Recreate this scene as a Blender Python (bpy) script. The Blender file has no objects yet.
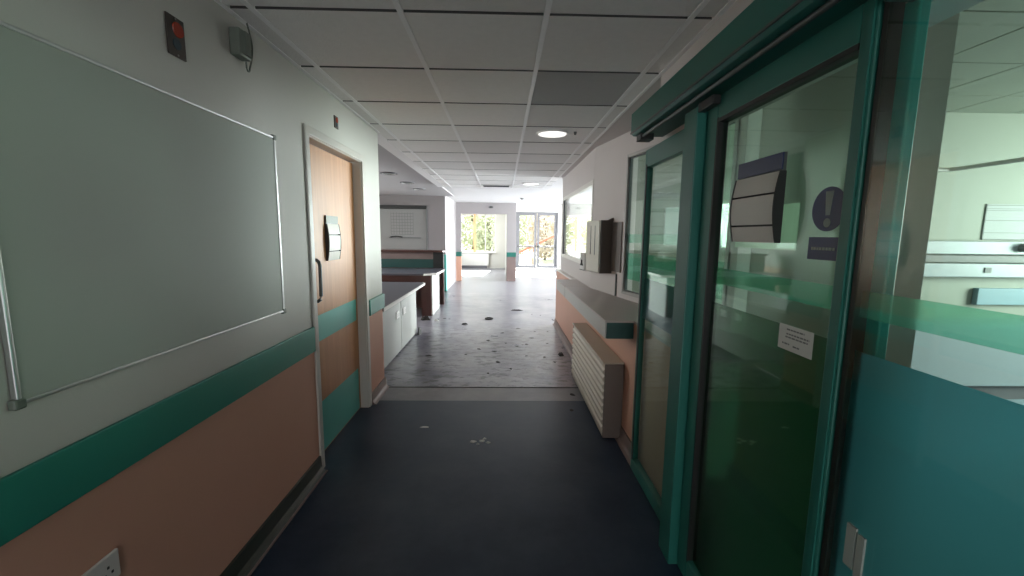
import bpy, math, random
from mathutils import Vector, Matrix
rnd = random.Random(7)
S = bpy.context.scene
COL = S.collection
PI = math.pi

# ------------------------------------------------------------------ materials
def lin(c):
    c = c / 255.0
    return c / 12.92 if c <= .04045 else ((c + .055) / 1.055) ** 2.4
def rgb(r, g, b): return (lin(r), lin(g), lin(b))
M = {}
def mat(name, col, rough=.5, var=.06, scale=6.0, bump=0.0, bscale=60.0, metal=0.0, spec=.5, coat=0.0):
    m = bpy.data.materials.new(name); m.use_nodes = True
    nt = m.node_tree; N = nt.nodes; L = nt.links
    b = N['Principled BSDF']
    b.inputs['Roughness'].default_value = rough; b.inputs['Metallic'].default_value = metal
    b.inputs['Specular IOR Level'].default_value = spec
    b.inputs['Coat Weight'].default_value = coat
    tc = N.new('ShaderNodeTexCoord')
    no = N.new('ShaderNodeTexNoise'); no.inputs['Scale'].default_value = scale; no.inputs['Detail'].default_value = 4
    L.new(tc.outputs['Object'], no.inputs['Vector'])
    mx = N.new('ShaderNodeMix'); mx.data_type = 'RGBA'
    L.new(no.outputs['Fac'], mx.inputs[0])
    mx.inputs[6].default_value = (*[max(0, c * (1 - var)) for c in col], 1)
    mx.inputs[7].default_value = (*[min(1, c * (1 + var)) for c in col], 1)
    L.new(mx.outputs[2], b.inputs['Base Color'])
    if bump > 0:
        n2 = N.new('ShaderNodeTexNoise'); n2.inputs['Scale'].default_value = bscale; n2.inputs['Detail'].default_value = 3
        L.new(tc.outputs['Object'], n2.inputs['Vector'])
        bp = N.new('ShaderNodeBump'); bp.inputs['Strength'].default_value = bump; bp.inputs['Distance'].default_value = .01
        L.new(n2.outputs['Fac'], bp.inputs['Height']); L.new(bp.outputs['Normal'], b.inputs['Normal'])
    M[name] = m
    return m

mat('lilac_white', (.60, .555, .545), .62, .04, 2.0, .05, 90)
mat('white_paint', (.52, .505, .465), .62, .04, 2.0, .05, 90)
mat('peach_paint', (.60, .335, .245), .55, .05, 2.5, .05, 90)
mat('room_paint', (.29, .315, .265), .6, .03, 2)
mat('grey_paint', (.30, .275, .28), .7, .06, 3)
mat('teal_band', (.026, .235, .18), .38, .08, 4, .04, 60)
mat('teal_laminate', (.07, .36, .31), .4, .06, 4)
mat('teal_metal', (.018, .140, .112), .42, .08, 8)
mat('teal_bright', (.04, .42, .40), .4, .05, 8)
mat('black_rubber', (.012, .012, .012), .5, .1)
mat('dark_gap', (.02, .02, .02), .7, .1)
mat('skirting', (.035, .042, .035), .42, .2, 5)
mat('skirting_warm', (.20, .14, .13), .5, .15, 5)
mat('gloss_white', (.66, .63, .58), .3, .03, 4)
mat('architrave', (.50, .47, .43), .35, .05, 5)
mat('cabinet_white', (.29, .33, .36), .4, .03)
mat('plastic_white', (.66, .65, .62), .35, .03)
mat('plastic_grey', (.13, .15, .125), .45, .08)
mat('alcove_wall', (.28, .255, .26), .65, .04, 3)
mat('backlit_lilac', (.36, .33, .335), .65, .04, 3)  # wall paint greyed so the backlit shade sits in its colour
mat('alu', (.55, .55, .55), .35, .05, 10, metal=.9)
mat('alu_dark', (.10, .11, .11), .4, .1, 10, metal=.5)
mat('frame_grey', (.12, .118, .13), .45, .06)
mat('frame_pale', (.42, .40, .39), .45, .06)
mat('steel', (.30, .29, .27), .3, .05, 10, metal=.9)
mat('bronze', (.045, .032, .025), .45, .15, 10, metal=.3)
mat('red_lens', (.32, .03, .010), .25, .2, 30)
mat('blue_lens', (.05, .075, .09), .25, .2, 30)
mat('board_white', (.36, .385, .34), .6, .05, 1.2, spec=.35)
mat('radiator', (.52, .455, .375), .38, .05, 6)
mat('radiator_shaded', (.14, .11, .095), .5, .08, 6)
mat('ledge_top', (.42, .36, .335), .35, .08, 5)
mat('ledge_front', (.46, .45, .42), .4, .06, 5)
mat('mahogany', (.065, .020, .015), .4, .25, 6)
mat('worktop', (.10, .10, .125), .3, .1, 8)
mat('board_grey', (.30, .30, .295), .45, .05, 5)
mat('desk_panel', (.30, .305, .285), .45, .05, 5)
mat('edge_white', (.70, .68, .64), .35, .04)
mat('brown_shaded', (.085, .065, .055), .4, .1)
mat('dull_brown', (.16, .13, .12), .5, .1)
mat('cream_plastic', (.72, .70, .62), .35, .04)
mat('sign_blue', (.008, .020, .085), .4, .1)
mat('sign_grey', (.58, .55, .50), .4, .05)
mat('ink', (.05, .05, .05), .6, .1)
mat('ink_grey', (.16, .17, .17), .6, .1)
mat('paper', (.62, .62, .58), .6, .03)
mat('paper_grey', (.36, .38, .38), .6, .03)
mat('sign_pale', (.30, .34, .31), .6, .03)
mat('groove_shade', (.09, .09, .09), .6, .03)  # groove shade as a colour, for tile ends and left cross tees
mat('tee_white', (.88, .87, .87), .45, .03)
mat('bark', (.10, .07, .05), .9, .3, 10)
mat('orange_wood', (.66, .40, .20), .5, .15, 8)
mat('rail_orange', (.24, .065, .03), .5, .1)
mat('concrete', (.34, .33, .31), .8, .12, 3)
mat('blue_panel', (.18, .30, .36), .5, .05)
mat('rail_dark', (.085, .09, .09), .5, .1)
mat('debris_dark', (.025, .022, .020), .8, .3, 40)
mat('debris_white', (.62, .62, .60), .8, .1, 40)
mat('tile', (.82, .80, .785), .8, .05, 25, .25, 120)
mat('tile_aged', (.75, .73, .715), .8, .05, 25, .25, 120)
mat('tile_dark', (.42, .41, .41), .8, .05, 25, .25, 120)
mat('plaster_ceiling', (.72, .70, .70), .8, .03, 4)
mat('leaf_green', (.42, .44, .31), .6, .4, 5)
mat('leaf_yellow', (.55, .53, .37), .6, .4, 5)
mat('leaf_rust', (.52, .45, .37), .6, .4, 5)
mat('lawn', (.24, .26, .17), .9, .4, 3)

def wood(name, c1, c2, rough):
    m = bpy.data.materials.new(name); m.use_nodes = True
    nt = m.node_tree; N = nt.nodes; L = nt.links; b = N['Principled BSDF']
    b.inputs['Roughness'].default_value = rough
    tc = N.new('ShaderNodeTexCoord'); mp = N.new('ShaderNodeMapping')
    mp.inputs['Scale'].default_value = (14, 14, .9)
    L.new(tc.outputs['Object'], mp.inputs['Vector'])
    no = N.new('ShaderNodeTexNoise'); no.inputs['Scale'].default_value = 2.2; no.inputs['Detail'].default_value = 6; no.inputs['Distortion'].default_value = .6
    L.new(mp.outputs['Vector'], no.inputs['Vector'])
    cr = N.new('ShaderNodeValToRGB')
    cr.color_ramp.elements[0].position = .3; cr.color_ramp.elements[0].color = (*c1, 1)
    cr.color_ramp.elements[1].position = .72; cr.color_ramp.elements[1].color = (*c2, 1)
    L.new(no.outputs['Fac'], cr.inputs['Fac']); L.new(cr.outputs['Color'], b.inputs['Base Color'])
    M[name] = m
wood('beech', (.37, .155, .055), (.46, .21, .082), .42)

def emis(name, col, st):
    m = bpy.data.materials.new(name); m.use_nodes = True
    nt = m.node_tree; b = nt.nodes['Principled BSDF']
    b.inputs['Base Color'].default_value = (*col, 1)
    b.inputs['Emission Color'].default_value = (*col, 1); b.inputs['Emission Strength'].default_value = st
    M[name] = m
emis('lamp_glow', (1, .97, .93), 1.1)
emis('lamp_rim', (1, .97, .93), .7)

def glass(name, tint, fmax=1.0):
    # thin pane: clear transmission with a tint plus a mirror coat by Fresnel
    m = bpy.data.materials.new(name); m.use_nodes = True
    nt = m.node_tree; N = nt.nodes; L = nt.links
    N.remove(N['Principled BSDF']); out = N['Material Output']
    tr = N.new('ShaderNodeBsdfTransparent'); tr.inputs['Color'].default_value = (*tint, 1)
    gl = N.new('ShaderNodeBsdfGlossy'); gl.inputs['Roughness'].default_value = .03; gl.inputs['Color'].default_value = (1, 1, 1, 1)
    fr = N.new('ShaderNodeFresnel')
    ge = N.new('ShaderNodeNewGeometry'); mr = N.new('ShaderNodeMapRange')   # same Fresnel on both faces of the thin pane
    mr.inputs['To Min'].default_value = 1.45; mr.inputs['To Max'].default_value = 1 / 1.45
    L.new(ge.outputs['Backfacing'], mr.inputs['Value']); L.new(mr.outputs['Result'], fr.inputs['IOR'])
    mx = N.new('ShaderNodeMixShader')
    L.new(fr.outputs[0], mx.inputs[0]); L.new(tr.outputs[0], mx.inputs[1]); L.new(gl.outputs[0], mx.inputs[2])
    L.new(mx.outputs[0], out.inputs['Surface'])
    M[name] = m
glass('glass_clear', (.97, .99, .98))
glass('glass_screen', (.84, .93, .88))
glass('glass_mint', (.90, .97, .93))
glass('glass_green', (.74, .92, .82))

def film(name, refr, transl, k, rough):
    m = bpy.data.materials.new(name); m.use_nodes = True
    nt = m.node_tree; N = nt.nodes; L = nt.links
    N.remove(N['Principled BSDF']); out = N['Material Output']
    a = N.new('ShaderNodeBsdfRefraction'); a.inputs['Color'].default_value = (*refr, 1)
    a.inputs['Roughness'].default_value = rough; a.inputs['IOR'].default_value = 1.25
    t = N.new('ShaderNodeBsdfTranslucent'); t.inputs['Color'].default_value = (*transl, 1)
    d = N.new('ShaderNodeBsdfDiffuse'); d.inputs['Color'].default_value = (*[c * .5 for c in transl], 1)
    m0 = N.new('ShaderNodeMixShader'); m0.inputs[0].default_value = .35
    L.new(t.outputs[0], m0.inputs[1]); L.new(d.outputs[0], m0.inputs[2])
    mx = N.new('ShaderNodeMixShader'); mx.inputs[0].default_value = k
    L.new(a.outputs[0], mx.inputs[1]); L.new(m0.outputs[0], mx.inputs[2])
    L.new(mx.outputs[0], out.inputs['Surface'])
    M[name] = m
film('film_frost', (.38, .66, .70), (.26, .56, .61), .30, .34)
film('film_leaf', (.32, .54, .38), (.08, .28, .18), .18, .11)
film('film_band', (.66, .93, .83), (.30, .80, .64), .14, .16)

def thin_paper(name, col):
    m = bpy.data.materials.new(name); m.use_nodes = True
    nt = m.node_tree; N = nt.nodes; L = nt.links; out = N['Material Output']
    t = N.new('ShaderNodeBsdfTranslucent'); t.inputs['Color'].default_value = (*col, 1)
    N['Principled BSDF'].inputs['Base Color'].default_value = (*col, 1)
    mx = N.new('ShaderNodeMixShader'); mx.inputs[0].default_value = .6
    L.new(N['Principled BSDF'].outputs[0], mx.inputs[1]); L.new(t.outputs[0], mx.inputs[2]); L.new(mx.outputs[0], out.inputs['Surface'])
    M[name] = m
thin_paper('paper_thin', (.85, .88, .80))

def floor_mat(name, base, dust, amount, rough, bump, bscale, dirt=False, spec=.5):
    m = bpy.data.materials.new(name); m.use_nodes = True
    nt = m.node_tree; N = nt.nodes; L = nt.links; b = N['Principled BSDF']; b.inputs['Specular IOR Level'].default_value = spec
    tc = N.new('ShaderNodeTexCoord')
    n1 = N.new('ShaderNodeTexNoise'); n1.inputs['Scale'].default_value = 2.3; n1.inputs['Detail'].default_value = 8; n1.inputs['Roughness'].default_value = .65
    L.new(tc.outputs['Object'], n1.inputs['Vector'])
    cr = N.new('ShaderNodeValToRGB')
    cr.color_ramp.elements[0].position = .38; cr.color_ramp.elements[0].color = (0, 0, 0, 1)
    cr.color_ramp.elements[1].position = .75; cr.color_ramp.elements[1].color = (amount,) * 3 + (1,)
    L.new(n1.outputs['Fac'], cr.inputs['Fac'])
    mx = N.new('ShaderNodeMix'); mx.data_type = 'RGBA'
    mx.inputs[6].default_value = (*base, 1); mx.inputs[7].default_value = (*dust, 1)
    L.new(cr.outputs['Color'], mx.inputs[0])
    last = mx.outputs[2]
    if dirt:      # scattered dark flecks of grit and torn screed, thickest in mid corridor
        mp3 = N.new('ShaderNodeMapping'); mp3.inputs['Scale'].default_value = (.55, 1.0, 1); L.new(tc.outputs['Object'], mp3.inputs['Vector'])
        n3 = N.new('ShaderNodeTexNoise'); n3.inputs['Scale'].default_value = 11; n3.inputs['Detail'].default_value = 6; n3.inputs['Roughness'].default_value = .7
        L.new(mp3.outputs['Vector'], n3.inputs['Vector'])
        c3 = N.new('ShaderNodeValToRGB'); c3.color_ramp.elements[0].position = .515; c3.color_ramp.elements[0].color = (0, 0, 0, 1)
        c3.color_ramp.elements[1].position = .575; c3.color_ramp.elements[1].color = (.85, .85, .85, 1)
        L.new(n3.outputs['Fac'], c3.inputs['Fac'])
        ge = N.new('ShaderNodeNewGeometry'); sp = N.new('ShaderNodeSeparateXYZ'); L.new(ge.outputs['Position'], sp.inputs[0])
        mk = N.new('ShaderNodeMapRange'); mk.interpolation_type = 'SMOOTHSTEP'
        mk.inputs['From Min'].default_value = 5.8; mk.inputs['From Max'].default_value = 7.6; mk.inputs['To Min'].default_value = 1; mk.inputs['To Max'].default_value = 0
        L.new(sp.outputs['Y'], mk.inputs['Value'])
        mu = N.new('ShaderNodeMath'); mu.operation = 'MULTIPLY'; L.new(c3.outputs['Color'], mu.inputs[0]); L.new(mk.outputs['Result'], mu.inputs[1])
        m3 = N.new('ShaderNodeMix'); m3.data_type = 'RGBA'; L.new(mu.outputs[0], m3.inputs[0]); L.new(last, m3.inputs[6]); m3.inputs[7].default_value = (.035, .033, .036, 1)
        last = m3.outputs[2]
    L.new(last, b.inputs['Base Color'])
    n2 = N.new('ShaderNodeTexNoise'); n2.inputs['Scale'].default_value = bscale; n2.inputs['Detail'].default_value = 4
    mp = N.new('ShaderNodeMapping'); mp.inputs['Scale'].default_value = (.7, 1.3, 1)
    L.new(tc.outputs['Object'], mp.inputs['Vector']); L.new(mp.outputs['Vector'], n2.inputs['Vector'])
    bp = N.new('ShaderNodeBump'); bp.inputs['Strength'].default_value = bump; bp.inputs['Distance'].default_value = .02
    L.new(n2.outputs['Fac'], bp.inputs['Height']); L.new(bp.outputs['Normal'], b.inputs['Normal'])
    mr = N.new('ShaderNodeMapRange'); mr.inputs['To Min'].default_value = rough - .06; mr.inputs['To Max'].default_value = rough + .10
    L.new(n1.outputs['Fac'], mr.inputs['Value']); L.new(mr.outputs['Result'], b.inputs['Roughness'])
    M[name] = m
floor_mat('vinyl_dark', (.011, .025, .050), (.045, .062, .09), .95, .38, .03, 10, False, .32)
floor_mat('vinyl_strip', (.16, .155, .165), (.32, .30, .30), .8, .40, .04, 12)
floor_mat('vinyl_dusty_sheen', (.13, .128, .165), (.40, .37, .385), .8, .28, .24, 7, True)  # dust, plus grazing sheen lightened into the base colour
floor_mat('vinyl_room', (.22, .29, .34), (.30, .36, .40), .6, .4, .03, 6)
floor_mat('vinyl_far', (.20, .195, .225), (.34, .325, .345), .6, .30, .03, 6)  # base lightened likewise, sheen put into the colour

# ------------------------------------------------------------------ mesh builder
WOFF = {}
class MB:
    def __init__(s): s.v = []; s.f = []; s.m = []
    def add(s, vs, fs, m=0):
        o = len(s.v); s.v += [tuple(v) for v in vs]
        for f in fs: s.f.append([o + i for i in f]); s.m.append(m)
        return s
    def box(s, x0, x1, y0, y1, z0, z1, m=0):
        x0, x1 = min(x0, x1), max(x0, x1); y0, y1 = min(y0, y1), max(y0, y1); z0, z1 = min(z0, z1), max(z0, z1)
        return s.add([(x0,y0,z0),(x1,y0,z0),(x1,y1,z0),(x0,y1,z0),(x0,y0,z1),(x1,y0,z1),(x1,y1,z1),(x0,y1,z1)],
                     [(0,3,2,1),(4,5,6,7),(0,1,5,4),(1,2,6,5),(2,3,7,6),(3,0,4,7)], m)
    def prism(s, poly, ax, a, b, m=0):
        # poly: 2D points in the two other axes (cyclic order x,y,z), extruded a..b along ax
        def P(p, t): return {'x': (t, p[0], p[1]), 'y': (p[0], t, p[1]), 'z': (p[0], p[1], t)}[ax]
        n = len(poly)
        vs = [P(p, a) for p in poly] + [P(p, b) for p in poly]
        fs = [tuple(range(n)), tuple(range(2 * n - 1, n - 1, -1))]
        fs += [(i, (i + 1) % n, n + (i + 1) % n, n + i) for i in range(n)]
        return s.add(vs, fs, m)
    def cyl(s, c, ax, r, h, n=24, m=0, r2=None, ry=None):
        r2 = r if r2 is None else r2
        vs = []
        for t, rr in ((0, r), (h, r2)):
            for i in range(n):
                a = 2 * PI * i / n; u, w = rr * math.cos(a), rr * math.sin(a)
                vs.append({'x': (c[0] + t, c[1] + u, c[2] + w), 'y': (c[0] + u, c[1] + t, c[2] + w), 'z': (c[0] + u, c[1] + w, c[2] + t)}[ax])
        fs = [tuple(range(n)), tuple(range(2 * n - 1, n - 1, -1))] + [(i, (i + 1) % n, n + (i + 1) % n, n + i) for i in range(n)]
        return s.add(vs, fs, m)
    def ring(s, c, ax, ro, ri, h, n=32, m=0):
        vs = []
        for t, rr in ((0, ro), (0, ri), (h, ri), (h, ro)):
            for i in range(n):
                a = 2 * PI * i / n; u, w = rr * math.cos(a), rr * math.sin(a)
                vs.append({'x': (c[0] + t, c[1] + u, c[2] + w), 'y': (c[0] + u, c[1] + t, c[2] + w), 'z': (c[0] + u, c[1] + w, c[2] + t)}[ax])
        fs = []
        for k in range(4):
            k2 = (k + 1) % 4
            for i in range(n):
                j = (i + 1) % n; fs.append((k * n + i, k * n + j, k2 * n + j, k2 * n + i))
        return s.add(vs, fs, m)
    def tube(s, pts, r, n=10, m=0):
        pts = [Vector(p) for p in pts]; vs = []; 
        for i, p in enumerate(pts):
            t = (pts[min(i + 1, len(pts) - 1)] - pts[max(i - 1, 0)]).normalized()
            up = Vector((0, 0, 1)) if abs(t.z) < .9 else Vector((1, 0, 0))
            a = t.cross(up).normalized(); b = t.cross(a).normalized()
            for k in range(n):
                q = 2 * PI * k / n; vs.append(p + r * (math.cos(q) * a + math.sin(q) * b))
        fs = [tuple(range(n)), tuple((len(pts) - 1) * n + k for k in range(n - 1, -1, -1))]
        for i in range(len(pts) - 1):
            for k in range(n):
                k2 = (k + 1) % n; fs.append((i * n + k, i * n + k2, (i + 1) * n + k2, (i + 1) * n + k))
        return s.add(vs, fs, m)
    def build(s, name, mats, parent=None, bevel=0, smooth=False, org=None):
        if isinstance(mats, str): mats = [mats]
        if parent is not None: off = WOFF[parent.name]
        elif org is not None: off = Vector(org)
        else:
            xs = [v[0] for v in s.v]; ys = [v[1] for v in s.v]; zs = [v[2] for v in s.v]
            off = Vector(((min(xs) + max(xs)) / 2, (min(ys) + max(ys)) / 2, min(zs)))
        me = bpy.data.meshes.new(name)
        me.from_pydata([tuple(Vector(v) - off) for v in s.v], [], s.f)
        for k in mats: me.materials.append(M[k])
        for i, p in enumerate(me.polygons):
            p.material_index = s.m[i]; p.use_smooth = smooth
        import bmesh
        bm = bmesh.new(); bm.from_mesh(me); bmesh.ops.recalc_face_normals(bm, faces=bm.faces); bm.to_mesh(me); bm.free()
        me.update()
        o = bpy.data.objects.new(name, me); COL.objects.link(o)
        if parent is not None: o.parent = parent
        else: o.location = off
        WOFF[o.name] = off
        if bevel:
            b = o.modifiers.new('bevel', 'BEVEL'); b.width = bevel; b.segments = 2; b.limit_method = 'ANGLE'; b.angle_limit = math.radians(40)
        if smooth and not bevel:
            e = o.modifiers.new('split', 'EDGE_SPLIT'); e.split_angle = math.radians(40)
        return o

def tag(o, label, cat, group=None, kind=None):
    o['label'] = label; o['category'] = cat
    if group: o['group'] = group
    if kind: o['kind'] = kind
    return o
def struct(o, label, cat): return tag(o, label, cat, kind='structure')
def thing(name, label, cat, loc, group=None, kind=None):
    o = bpy.data.objects.new(name, None); COL.objects.link(o); o.location = loc; o.empty_display_size = .1
    WOFF[o.name] = Vector(loc)
    return tag(o, label, cat, group, kind)
def box(*a): return MB().box(*a)
def tree_copy(root, loc):
    r = root.copy(); COL.objects.link(r); r.location = loc; WOFF[r.name] = Vector(loc)
    for ch in list(root.children):
        c = ch.copy(); COL.objects.link(c); c.parent = r
        for g in list(ch.children):
            d = g.copy(); COL.objects.link(d); d.parent = c
    return r

# ------------------------------------------------------------------ camera
CZ = 1.4884
F, yaw, pit, rol = 417.436, .0222, -.1281, .0115
f_ = Vector((math.sin(yaw) * math.cos(pit), math.cos(yaw) * math.cos(pit), math.sin(pit)))
r_ = Vector((math.cos(yaw), -math.sin(yaw), 0)); u_ = r_.cross(f_)
r2 = math.cos(rol) * r_ + math.sin(rol) * u_; u2 = -math.sin(rol) * r_ + math.cos(rol) * u_
cam = bpy.data.cameras.new('camera'); co = bpy.data.objects.new('camera', cam); COL.objects.link(co)
cam.sensor_fit = 'HORIZONTAL'; cam.sensor_width = 36; cam.lens = F / 1024 * 36; cam.clip_start = .02; cam.clip_end = 300
co.matrix_world = Matrix(((r2.x, u2.x, -f_.x, 0), (r2.y, u2.y, -f_.y, 0), (r2.z, u2.z, -f_.z, CZ), (0, 0, 0, 1)))
S.camera = co

XL, XR = -1.14, .883          # corridor wall faces
CH = 2.386                    # tiled ceiling
YB = -3.2                     # wall behind the camera
YE = 18.3                     # exterior wall
SPL = .85                     # paint split (behind the teal band)

# ------------------------------------------------------------------ floor
fl = MB()
fl.box(XL - .3, XR + .02, YB, 3.60, -.1, 0, 0)
fl.box(XL - .3, XR + .02, 3.60, 3.925, -.1, 0, 1)
fl.box(XL - .3, 7.2, 3.925, 10.5, -.1, 0, 2)
fl.box(-4.2, XL - .3, 3.925, 10.9, -.1, 0, 2)
fl.box(-2.2, 7.2, 10.5, YE, -.1, 0, 3)
fl.box(XR + .02, 6.6, YB, 3.925, -.1, 0, 4)
fl.box(-4.2, -2.2, 10.9, YE, -.1, 0, 3)
struct(fl.build('floor', ['vinyl_dark', 'vinyl_strip', 'vinyl_dusty_sheen', 'vinyl_far', 'vinyl_room']), 'worn dark blue vinyl floor running down the corridor', 'floor')
struct(box(XL, XR, 3.918, 3.934, .0005, .003).build('trim_1', 'debris_dark'), 'dark joint line across the vinyl floor at the wall corner', 'trim')

# ------------------------------------------------------------------ tiled ceiling
TX = [-1.029 + .6 * i for i in range(4)]
TY = [1.841 + .6 * j for j in range(-8, 11)]
g = .010
ce = MB()
xs = [XL - .005] + TX + [XR + .005]
ys = TY + [8.36]
dark = {(3, 1.841 + .6), (2, 1.841 - 3.0)}
for i in range(5):
    for j in range(len(ys) - 1):
        if ys[j + 1] < YB or ys[j + 1] - ys[j] < .05: continue
        x0, x1 = xs[i] + (g if i else 0), xs[i + 1] - (g if i < 4 else 0)
        m = 1
        if any(abs(a - i) < .1 and abs(b - ys[j]) < .01 for a, b in dark): m = 3
        elif i == 3 and ys[j] > 2.9: m = 2 if rnd.random() < .75 else 1
        elif rnd.random() < .3: m = 2
        y0, y1 = ys[j] + .010, ys[j + 1] - .010
        b_ = .004
        # tegular tile: dropped face with chamfered edge
        ce.add([(x0,y0,CH+.016),(x1,y0,CH+.016),(x1,y1,CH+.016),(x0,y1,CH+.016),
                (x0+.003,y0+.001,CH),(x1-.003,y0+.001,CH),(x1-.003,y1-.001,CH),(x0+.003,y1-.001,CH)],
               [(4,5,6,7),(1,2,6,5),(3,0,4,7)], m)
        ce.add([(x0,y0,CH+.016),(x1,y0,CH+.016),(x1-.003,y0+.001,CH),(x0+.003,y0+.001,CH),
                (x0,y1,CH+.016),(x1,y1,CH+.016),(x1-.003,y1-.001,CH),(x0+.003,y1-.001,CH)], [(0,1,2,3),(4,7,6,5)], 6)  # tile ends painted dark as the shaded groove walls
for x in TX: ce.box(x - .012, x + .012, YB, 8.36, CH - .003, CH + .03, 0)
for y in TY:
    ce.box(XL, TX[2] - .012, y - .012, y + .012, CH + .012, CH + .03, 6)  # left cross tees take the painted groove shade
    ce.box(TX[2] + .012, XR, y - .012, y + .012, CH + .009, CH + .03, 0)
ce.box(XL, XR, 8.34, 8.36, CH - .002, CH + .03, 0)
ce.box(XL - .02, XR + .02, YB, 8.36, CH + .03, CH + .06, 4)
# plaster margin over the alcove edge, alcove ceiling, ceiling beyond
ce.box(-1.28, XL - .005, 3.93, 8.36, CH, CH + .08, 4)
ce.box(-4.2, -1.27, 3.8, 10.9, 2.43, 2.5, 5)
ce.box(-1.28, 7.2, 8.36, YE, 2.45, 2.55, 4)
ce.box(1.05, 7.2, 3.98, 8.36, 2.45, 2.55, 4); ce.box(XR, 1.06, 6.85, 8.36, 2.45, 2.55, 4)
ce.prism([(XR - .003, 2.40), (1.42, 2.40), (1.42, 2.60), (1.04, 4.6), (1.04, 6.86), (XR - .003, 6.86)], 'z', CH + .001, CH + .05, 7)
ce.box(-4.2, -1.28, 10.9, YE, 2.45, 2.55, 4)
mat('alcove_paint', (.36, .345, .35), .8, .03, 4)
struct(ce.build('ceiling', ['tee_white', 'tile', 'tile_aged', 'tile_dark', 'plaster_ceiling', 'alcove_paint', 'groove_shade', 'lilac_white']), 'suspended ceiling of square tiles in a white metal grid', 'ceiling')
# wall angle along both sides
for nm, xa, xb, lb in (('trim_2', XL, XL + .022, 'white wall angle where the ceiling meets the left wall'), ('trim_3', XR - .022, XR, 'white wall angle where the ceiling meets the right wall')):
    struct(box(xa, xb, YB, 3.93 if xa < 0 else 6.7, CH - .004, CH + .012).build(nm, 'tee_white'), lb, 'trim')
# ceiling of the side room (grid seen through the glass)
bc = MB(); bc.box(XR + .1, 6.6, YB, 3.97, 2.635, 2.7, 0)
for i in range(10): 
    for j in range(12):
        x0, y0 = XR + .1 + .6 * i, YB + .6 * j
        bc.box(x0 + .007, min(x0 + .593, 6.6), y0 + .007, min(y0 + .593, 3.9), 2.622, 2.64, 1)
struct(bc.build('ceiling', ['grey_paint', 'room_paint']), 'tiled ceiling of the side room behind the glass', 'ceiling')

# ------------------------------------------------------------------ left wall
def wall_x(mb, x0, x1, y0, y1, z0=0, z1=2.5, up=0, lo=1):
    if z0 < SPL: mb.box(x0, x1, y0, y1, z0, min(SPL, z1), lo)
    if z1 > SPL: mb.box(x0, x1, y0, y1, max(SPL, z0), z1, up)
D0, D1, DT = 2.535, 3.445, 2.045
w = MB()
wall_x(w, XL - .12, XL, YB, D0); wall_x(w, XL - .12, XL, D1, 3.93); wall_x(w, XL - .12, XL, D0, D1, DT)
struct(w.build('wall_left', ['white_paint', 'peach_paint']), 'left corridor wall, white over peach paint', 'wall')
bd = MB()
for a, b in ((YB, D0 - .055), ): bd.box(XL, XL + .014, a, b, .775, .925, 0)
struct(bd.build('trim_4', 'teal_band', bevel=.003), 'teal protection band along the left wall between white and peach', 'wall band')
b = box(XL - .13, XL + .022, D1 + .065, 3.938, .785, .92).build('trim_5', 'teal_band', bevel=.006)
struct(b, 'teal corner block on the wall end past the wooden door', 'wall band')
def skirt(name, x, sgn, y0, y1, m, lb):
    k = MB(); h = .10
    prof = [(x, 0), (x + sgn * .045, 0), (x + sgn * .045, .004), (x + sgn * .028, .012), (x + sgn * .016, .03), (x + sgn * .012, h), (x, h)]
    k.prism(prof, 'y', y0, y1)
    return struct(k.build(name, m), lb, 'skirting')
skirt('baseboard_left', XL, 1, YB, D0 - .055, 'skirting', 'dark coved skirting below the peach left wall')
skirt('baseboard_left_end', XL, 1, D1 + .06, 3.94, 'skirting_warm', 'short coved skirting on the wall end past the wooden door')
struct(box(XL + .022, XL + .052, YB, D0 - .055, .0005, .006).build('trim_6', 'skirting_warm'), 'pale edge strip of vinyl along the left skirting', 'trim')

# wooden door
d = thing('door_1', 'beech veneer door with teal bands in the left wall', 'door', (XL - .05, (D0 + D1) / 2, 0), kind='structure')
fr = MB()
def U(y0, y1, z1, t, xa, xb): fr.prism([(y0 - t, 0), (y0, 0), (y0, z1), (y1, z1), (y1, 0), (y1 + t, 0), (y1 + t, z1 + t), (y0 - t, z1 + t)], 'x', xa, xb)
U(D0 - .002, D1 + .002, DT + .002, .052, XL, XL + .014)
U(D0 + .004, D1 - .004, DT - .004, .034, XL - .12, XL + .001)
fr.build('door_frame', 'architrave', d, bevel=.006)
st = MB(); st.box(XL - .075, XL - .045, D1 - .03, D1 - .012, 0, DT - .012); st.box(XL - .075, XL - .045, D0 + .012, D0 + .03, 0, DT - .012); st.box(XL - .075, XL - .045, D0 + .012, D1 - .012, DT - .032, DT - .012)
lf = box(XL - .11, XL - .062, D0 + .014, D1 - .014, .012, DT - .016).build('door_leaf', 'beech', d)
tb = MB(); tb.box(XL - .063, XL - .060, D0 + .016, D1 - .05, .775, .948); tb.build('protection_band', 'teal_laminate', lf)['label'] = 'teal band across the door'
tb = MB(); tb.box(XL - .063, XL - .060, D0 + .016, D1 - .05, .02, .365); tb.build('kick_plate', 'teal_laminate', lf)['label'] = 'teal kick plate'
hd = MB(); hy = D0 + .085
hd.tube([(XL - .062, hy, 1.055), (XL - .02, hy, 1.055), (XL - .005, hy, 1.068), (XL - .0, hy, 1.09), (XL - .0, hy, 1.28), (XL - .005, hy, 1.302), (XL - .02, hy, 1.315), (XL - .062, hy, 1.315)], .011)
hd.build('pull_handle', 'alu_dark', lf, smooth=True)['label'] = 'dark metal pull handle'

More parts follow.
